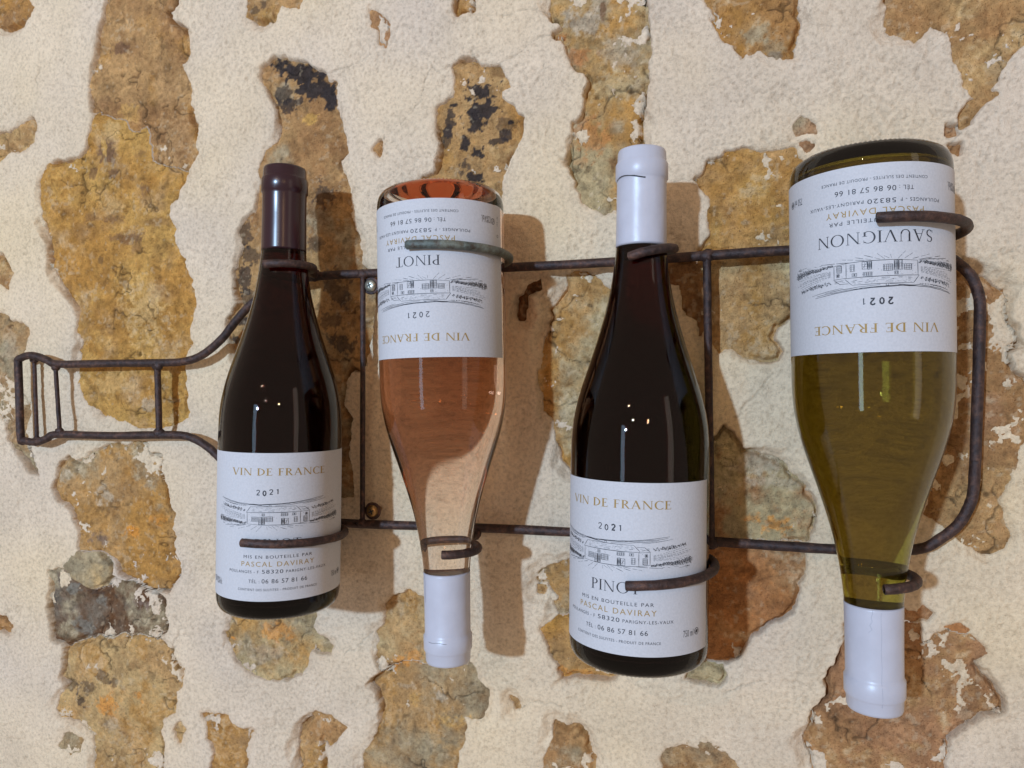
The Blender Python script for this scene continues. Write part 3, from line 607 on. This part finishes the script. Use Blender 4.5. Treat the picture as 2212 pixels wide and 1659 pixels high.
def digits(pr, u, v, seed):       # rubber-stamped 2021, every figure inked and set a little differently
    rr = random.Random(seed); strokes = {'2': [(0, .78), (.12, .95), (.38, 1), (.6, .9), (.64, .7), (.5, .48), (.2, .2), (0, .02), (.66, .02)], '0': [(.32, 1), (.08, .8), (.02, .5), (.08, .2), (.32, 0), (.56, .2), (.62, .5), (.56, .8), (.32, 1)], '1': [(.1, .82), (.34, 1), (.34, 0)]}
    for k, c in enumerate('2021'):
        dv = rr.uniform(-.25, .25) + (0.5 if k > 1 else 0) * (seed == 0); wd = rr.choice([.46, .55, .78])
        pr.line([(u + k * 4.0 + p[0] * 2.9, v + dv + p[1] * 3.1) for p in strokes[c]], wd, taper=False)

def engraving():
    pr = Print(); L = pr.line; r = random.Random(3); U = r.uniform
    def wob(P, wd=.25, j=.12):
        Q = []
        for a, c in zip(P[:-1], P[1:]):
            for k in range(4): Q.append((a[0] + (c[0] - a[0]) * k / 4 + U(-j, j) * .3, a[1] + (c[1] - a[1]) * k / 4 + U(-j, j)))
        Q.append(P[-1]); L(Q, wd)
    # hills
    wob([(-41.5, 63.7), (-33, 62.3), (-24, 61), (-12, 60.5), (2, 60.8), (14, 62), (30, 63.9)], .32)
    wob([(-40.5, 63.0), (-30, 61.2), (-20, 60.2), (-10, 60.0)], .28); wob([(6, 61.0), (16, 61.6), (29, 63.1)], .25)
    wob([(-20, 60.9), (-12, 59.9), (-6, 59.3)], .28); wob([(-2, 59.6), (8, 60.3), (18, 61.2), (24, 62)], .25); wob([(-14, 60.2), (2, 60.6), (10, 61.2)], .3); wob([(-39, 62), (-32, 60.6), (-26, 59.8)], .25); wob([(15, 60.2), (22, 61), (32, 62.6)], .22)
    for k in range(26): u = U(-38, -20); L([(u, 61.4 - (u + 38) * .10 + U(-.4, .1)), (u + U(.4, 1), 61.2 - (u + 38) * .10 + U(-.5, .2))], U(.2, .45))
    # house
    wob([(-17.2, 59.1), (10.6, 59.1)], .26, .04); wob([(-17.2, 59.1), (-20.1, 55.4)], .28, .03); wob([(10.6, 59.1), (13.9, 55.9)], .28, .03); wob([(-20.1, 55.4), (13.9, 55.5)], .34, .03)
    wob([(-19.5, 55.4), (-19.4, 48.2)], .3, .04); wob([(13.3, 55.4), (13.3, 48.1)], .3, .04); wob([(-19.4, 48.2), (-10, 47.7), (2, 47.6), (13.3, 48.0), (19.2, 48.8)], .28, .06)
    wob([(12.2, 58.2), (16.4, 58.1), (19.5, 55.7), (13.6, 55.3)], .26, .03); wob([(19.2, 55.6), (19.2, 48.8)], .28, .03)
    L([(-5.6, 59.1), (-5.6, 60.1)], .3); L([(-4.5, 59.1), (-4.5, 60.1)], .3); L([(-5.8, 60.1), (-4.3, 60.1)], .3)
    for k in range(70): u = U(-17, 10); v = U(55.9, 58.8); L([(u, v), (u + U(.5, 2.2), v + U(-.1, .1))], U(.1, .19))
    for k in range(16): u = U(13.6, 18); v = U(56, 57.7); L([(u, v), (u + U(.4, 1.2), v)], .14)
    for k in range(42): u = U(-19, 19); v = U(48.6, 54.8); L([(u, v), (u + U(.2, .6), v + U(-.2, .2))], U(.12, .24))
    def win(u0, u1, v0, v1, n, heavy=.3):
        L([(u0, v0), (u1, v0), (u1, v1), (u0, v1), (u0, v0)], .22, False)
        for k in range(n): q = u0 + (u1 - u0) * (k + .5) / n; L([(q, v0 + .2), (q, v1 - .2)], heavy)
        for q in (.35, .65): L([(u0, v0 + (v1 - v0) * q), (u1, v0 + (v1 - v0) * q)], .16)
    win(-12, -10.2, 48.0, 52.6, 2, .26); win(-10, -8.2, 48.0, 52.7, 3, .4); win(-7.6, -3.4, 49.8, 52.9, 5, .42); win(-16.4, -12.7, 49.9, 52.7, 5, .34)
    win(-10, -8.3, 53.3, 54.8, 2, .4); win(1.6, 5.6, 53.2, 55, 4, .45); win(8.4, 10.6, 53.4, 54.8, 1, .8); win(1.7, 3.7, 48, 51.8, 3, .5); win(3.7, 6, 48, 51.6, 1, .2); L([(3.8, 48.2), (5.9, 51.5)], .2)
    win(9.4, 11.4, 49, 52.3, 2, .36); win(15.4, 17.8, 49, 52.4, 6, .2); win(16.6, 17.9, 53, 54.6, 1, 1.1)
    # vines: round plants in front, rows running up the slopes, bushes above
    def vines(u0, u1, s):
        n = 26
        for k in range(n):
            t = (k + .5) / n; u = u0 + (u1 - u0) * t; v = 48.2 + 1.3 * t + U(-.4, .4)
            for q in range(2):
                rad = .45 + .65 * t * U(.7, 1.1); c = (u + U(-.4, .4), v + q * 1.1 * t + .5)
                L([(c[0] + rad * math.cos(a) * U(.8, 1.1), c[1] + rad * math.sin(a) * U(.8, 1.1)) for a in [j * .9 + U(0, .3) for j in range(6)]], U(.18, .32))
            for q in range(2): L([(u + U(-.6, .6), v - .6 * t), (u + U(-.8, .8), v + U(.2, 1 + 2.4 * t))], U(.18, .36))
        for row in range(7):
            p0 = (u0 + s * 1, 51.3 + row * .42); p1 = (u1 * U(.84, 1.0), 52.4 + row * .95); t = 0
            while t < .98:
                t2 = min(1, t + U(.03, .09)); f = lambda q: (p0[0] + (p1[0] - p0[0]) * q, p0[1] + (p1[1] - p0[1]) * q + U(-.12, .12))
                L([f(t), f(t2)], U(.18, .34)); t = t2 + U(.015, .045)
        for k in range(95):
            u = u0 + (u1 - u0) * U(.05, .85); v = 56.6 + (u - u0) / (u1 - u0) * 3.0 + U(-.9, .9)
            L([(u, v), (u + U(-.5, .5), v + U(.3, .8)), (u + U(-.7, .7), v + U(-.3, .6))], U(.2, .4))
        for k in range(14): u = u0 + (u1 - u0) * U(.1, .95); v = 47.0 + U(0, 1.2); L([(u, v), (u - s * U(-3, 3), v + U(-.4, .3))], U(.18, .28))
    vines(-20, -43.5, -1); vines(20, 44.5, 1)
    for (a, c) in [((-20, 47.8), (-33, 45.6)), ((-17, 47.4), (-26, 45)), ((-13, 47.2), (-17, 44.6)), ((-10, 47.2), (-13.5, 43.6)), ((-7, 46.8), (-6.6, 45)), ((-6, 46.8), (-3.6, 45.6)), ((-4, 47.2), (-.6, 44.3)), ((-2, 47.2), (5, 44.8)), ((2, 47.2), (9, 45.6)), ((5, 47.3), (15, 46)), ((-24, 47.6), (-38, 46.4)), ((12, 47.8), (24, 47.3))]:
        t = 0
        while t < .95:
            t2 = min(1, t + U(.25, .6)); q = lambda z: (a[0] + (c[0] - a[0]) * z, a[1] + (c[1] - a[1]) * z); L([q(t), q(t2)], .25); t = t2 + U(.04, .12)
    return pr

eng_me = engraving().mesh('house_engraving', 0.22)
def label_mesh():
    nu, nv = 120, 8; V = []; F = []
    for off in (0.15, 0.05):
        for j in range(nv + 1):
            for i in range(nu + 1): V.append(on_label(-60.6 + 121.2 * i / nu, 92.5 * j / nv, off))
    n = (nu + 1) * (nv + 1); g = lambda i, j, s=0: s * n + j * (nu + 1) + i
    for j in range(nv):
        for i in range(nu):
            F.append((g(i, j), g(i + 1, j), g(i + 1, j + 1), g(i, j + 1))); F.append((g(i, j + 1, 1), g(i + 1, j + 1, 1), g(i + 1, j, 1), g(i, j, 1)))
    for i in range(nu): F.append((g(i, 0, 1), g(i + 1, 0, 1), g(i + 1, 0), g(i, 0))); F.append((g(i, nv), g(i + 1, nv), g(i + 1, nv, 1), g(i, nv, 1)))
    for j in range(nv): F.append((g(0, j), g(0, j + 1), g(0, j + 1, 1), g(0, j, 1))); F.append((g(nu, j, 1), g(nu, j + 1, 1), g(nu, j + 1), g(nu, j)))
    return py_mesh('label', V, F, False)
lab_me = label_mesh()
def one(f, *a, **k):
    p = Print(); f(p, *a, **k); return p.mesh('lettering', 0.22)
GOLDL = [one(serif_text, 'VIN DE FRANCE', -31, 31, 78.5, 4.5, .15, .06), one(sans, 'PASCAL DAVIRAY', -23, 23, 21.8, 3.0, 1.25)]
def address(p): sans(p, 'POULANGES - F', -32.5, -11.5, 17.6, 1.7, 1.2); sans(p, '58320', -9.5, 3.3, 17.5, 2.3, 1.15); sans(p, 'PARIGNY-LES-VAUX', 5, 32.5, 17.6, 1.7, 1.2)
def phone(p): sans(p, 'T\u00c9L :', -18, -11, 11.5, 2.1, 1.15); sans(p, '06 86 57 81 66', -9.6, 18.4, 11.4, 2.6, 1.1)
def volume(p): sans(p, '750 ml', 38.8, 46.2, 9.3, 3.6); ring(p, 49, 11.1, 1.9, .35); p.line([(48.2, 10.2), (48.6, 11.4), (49.6, 11.9)], .9); p.line([(49.9, 11.8), (49.4, 10.8), (48.5, 10.3)], .7)
def alcohol(p): sans(p, '12%Vol.', -48.4, -40.6, 7.8, 4.0); ring(p, -50.8, 10.2, 1.9, .35); p.line([(-50.9, 8.9), (-51.1, 10.0), (-50.5, 11.3)], .8)
def lot(p): sans(p, 'N\u00b0 Lot :', -56.5, -55, 6.5, 1.4, rot=True, dv=7); sans(p, 'O', -56.8, -55, 17.5, 2.0, rot=True, dv=1.8)
INKL = [one(sans, 'MIS EN BOUTEILLE PAR', -21.5, 21.5, 26.8, 1.9, 1.25), one(address), one(phone), one(sans, 'CONTIENT DES SULFITES - PRODUIT DE FRANCE', -25.4, 25.4, 6.6, 1.45, 1.15), one(volume), one(alcohol), one(lot)]
GRAPE = {'PINOT': one(serif_text, 'PINOT', -14.2, 14.2, 33.2, 5.8, .12, .045), 'SAUVIGNON': one(serif_text, 'SAUVIGNON', -28.2, 28.2, 33.2, 5.8, .12, .045)}
def ribbon_on_cap(P, wd, r):       # thin torn line on the foil: (angle deg, height mm)
    A = []; B = []
    for i, (a, h) in enumerate(P):
        a = math.radians(a); rr = (r(h) + .06) * MM
        for s, LST in ((-.5, A), (.5, B)): LST.append((rr * math.sin(a + s * wd[0] / r(h)), -rr * math.cos(a + s * wd[0] / r(h)), (h + s * wd[1]) * MM))
    n = len(P); return py_mesh('tear', A + B, [(i, i + 1, n + i + 1, n + i) for i in range(n - 1)], False)
def cap_r(h):
    for (h0, r0), (h1, r1) in zip(cap_prof[1:-1], cap_prof[2:]):
        if h0 <= h <= h1: return r0 + (r1 - r0) * (h - h0) / max(h1 - h0, 1e-6)
    return 14.5
VIEW = [32.2, 0.0, -12.4, -5.6]
SPEC = [((G_DARK, W_RED), M_MAROON, 'PINOT', 0, -5, 'upright red wine bottle with dark maroon capsule, left of the others on the rack'),
        ((G_CLEAR, W_ROSE), M_WHITECAP, 'PINOT', 1, 1, 'upside-down pink rose wine bottle in clear glass with white capsule and label'),
        ((G_DARK, W_RED), M_WHITECAP, 'PINOT', 2, -1, 'upright red wine bottle with torn white capsule and white label'),
        ((G_GREEN, W_WHITE), M_WHITECAP, 'SAUVIGNON', 3, 1, 'upside-down green glass white wine bottle with SAUVIGNON label and white capsule')]
glass_me = None
for i, (gm, cm, grape, seed, du, lab) in enumerate(SPEC):
    x, z, tilt, s = BOT[i]
    b = empty('wine_bottle', (x, 0, z)); tag(b, lab, 'wine bottle', 'wine bottles held in the iron rack'); b.rotation_mode = 'ZYX'
    b.rotation_euler = (0, tilt + (0 if s > 0 else PI), math.radians(VIEW[i]) * s)
    g = link('glass', py_mesh('glass', *((GV, GF) if i == 1 else (SHV, SHF))), gm[0], b); link('wine', py_mesh('wine', WV if i == 1 else WV2, WF), gm[1], g)
    g.cycles.is_caustics_caster = True
    c = link('capsule', py_mesh('capsule', CAPV, CAPF), cm, b)
    lb = link('label', lab_me, M_LABEL, b)
    for me_ in GOLDL: link('lettering', me_, M_GOLD, lb)
    for me_ in INKL + [GRAPE[grape]]: link('lettering', me_, M_INK, lb)
    link('year_stamp', one(digits, -8.5 + du, 66.2, seed), M_INK, lb); link('house_engraving', eng_me, M_INK, lb)['kind'] = 'stuff'
    v = VIEW[i]
    if i == 2: link('tear', ribbon_on_cap([(-70 - v + k * 5, 277.0 + 1.2 * math.sin(k * .25)) for k in range(18)], (.1, .9), cap_r), M_TEAR, c)
    if i == 3: link('tear', ribbon_on_cap([(-10 + .6 * math.sin(k), 240 + k * 2.6) for k in range(20)], (.09, 0), cap_r), M_CREASE, c); link('tear', ribbon_on_cap([(6 + k * 1.2 * (-1) ** k * .5 + k * .8, 239 + k * 2) for k in range(7)], (.13, 0), cap_r), M_CREASE, c)
    if i == 1: link('tear', ribbon_on_cap([(46 + 1.2 * math.sin(k * 1.7), 239 + k * 2.2) for k in range(9)], (.3, 0), cap_r), M_CREASE, c); link('tear', ribbon_on_cap([(30 - k * 6, 279.6 + .3 * math.sin(k)) for k in range(9)], (.05, .22), cap_r), M_TEAR, c)
for o in wall.children: o.cycles.is_caustics_receiver = True
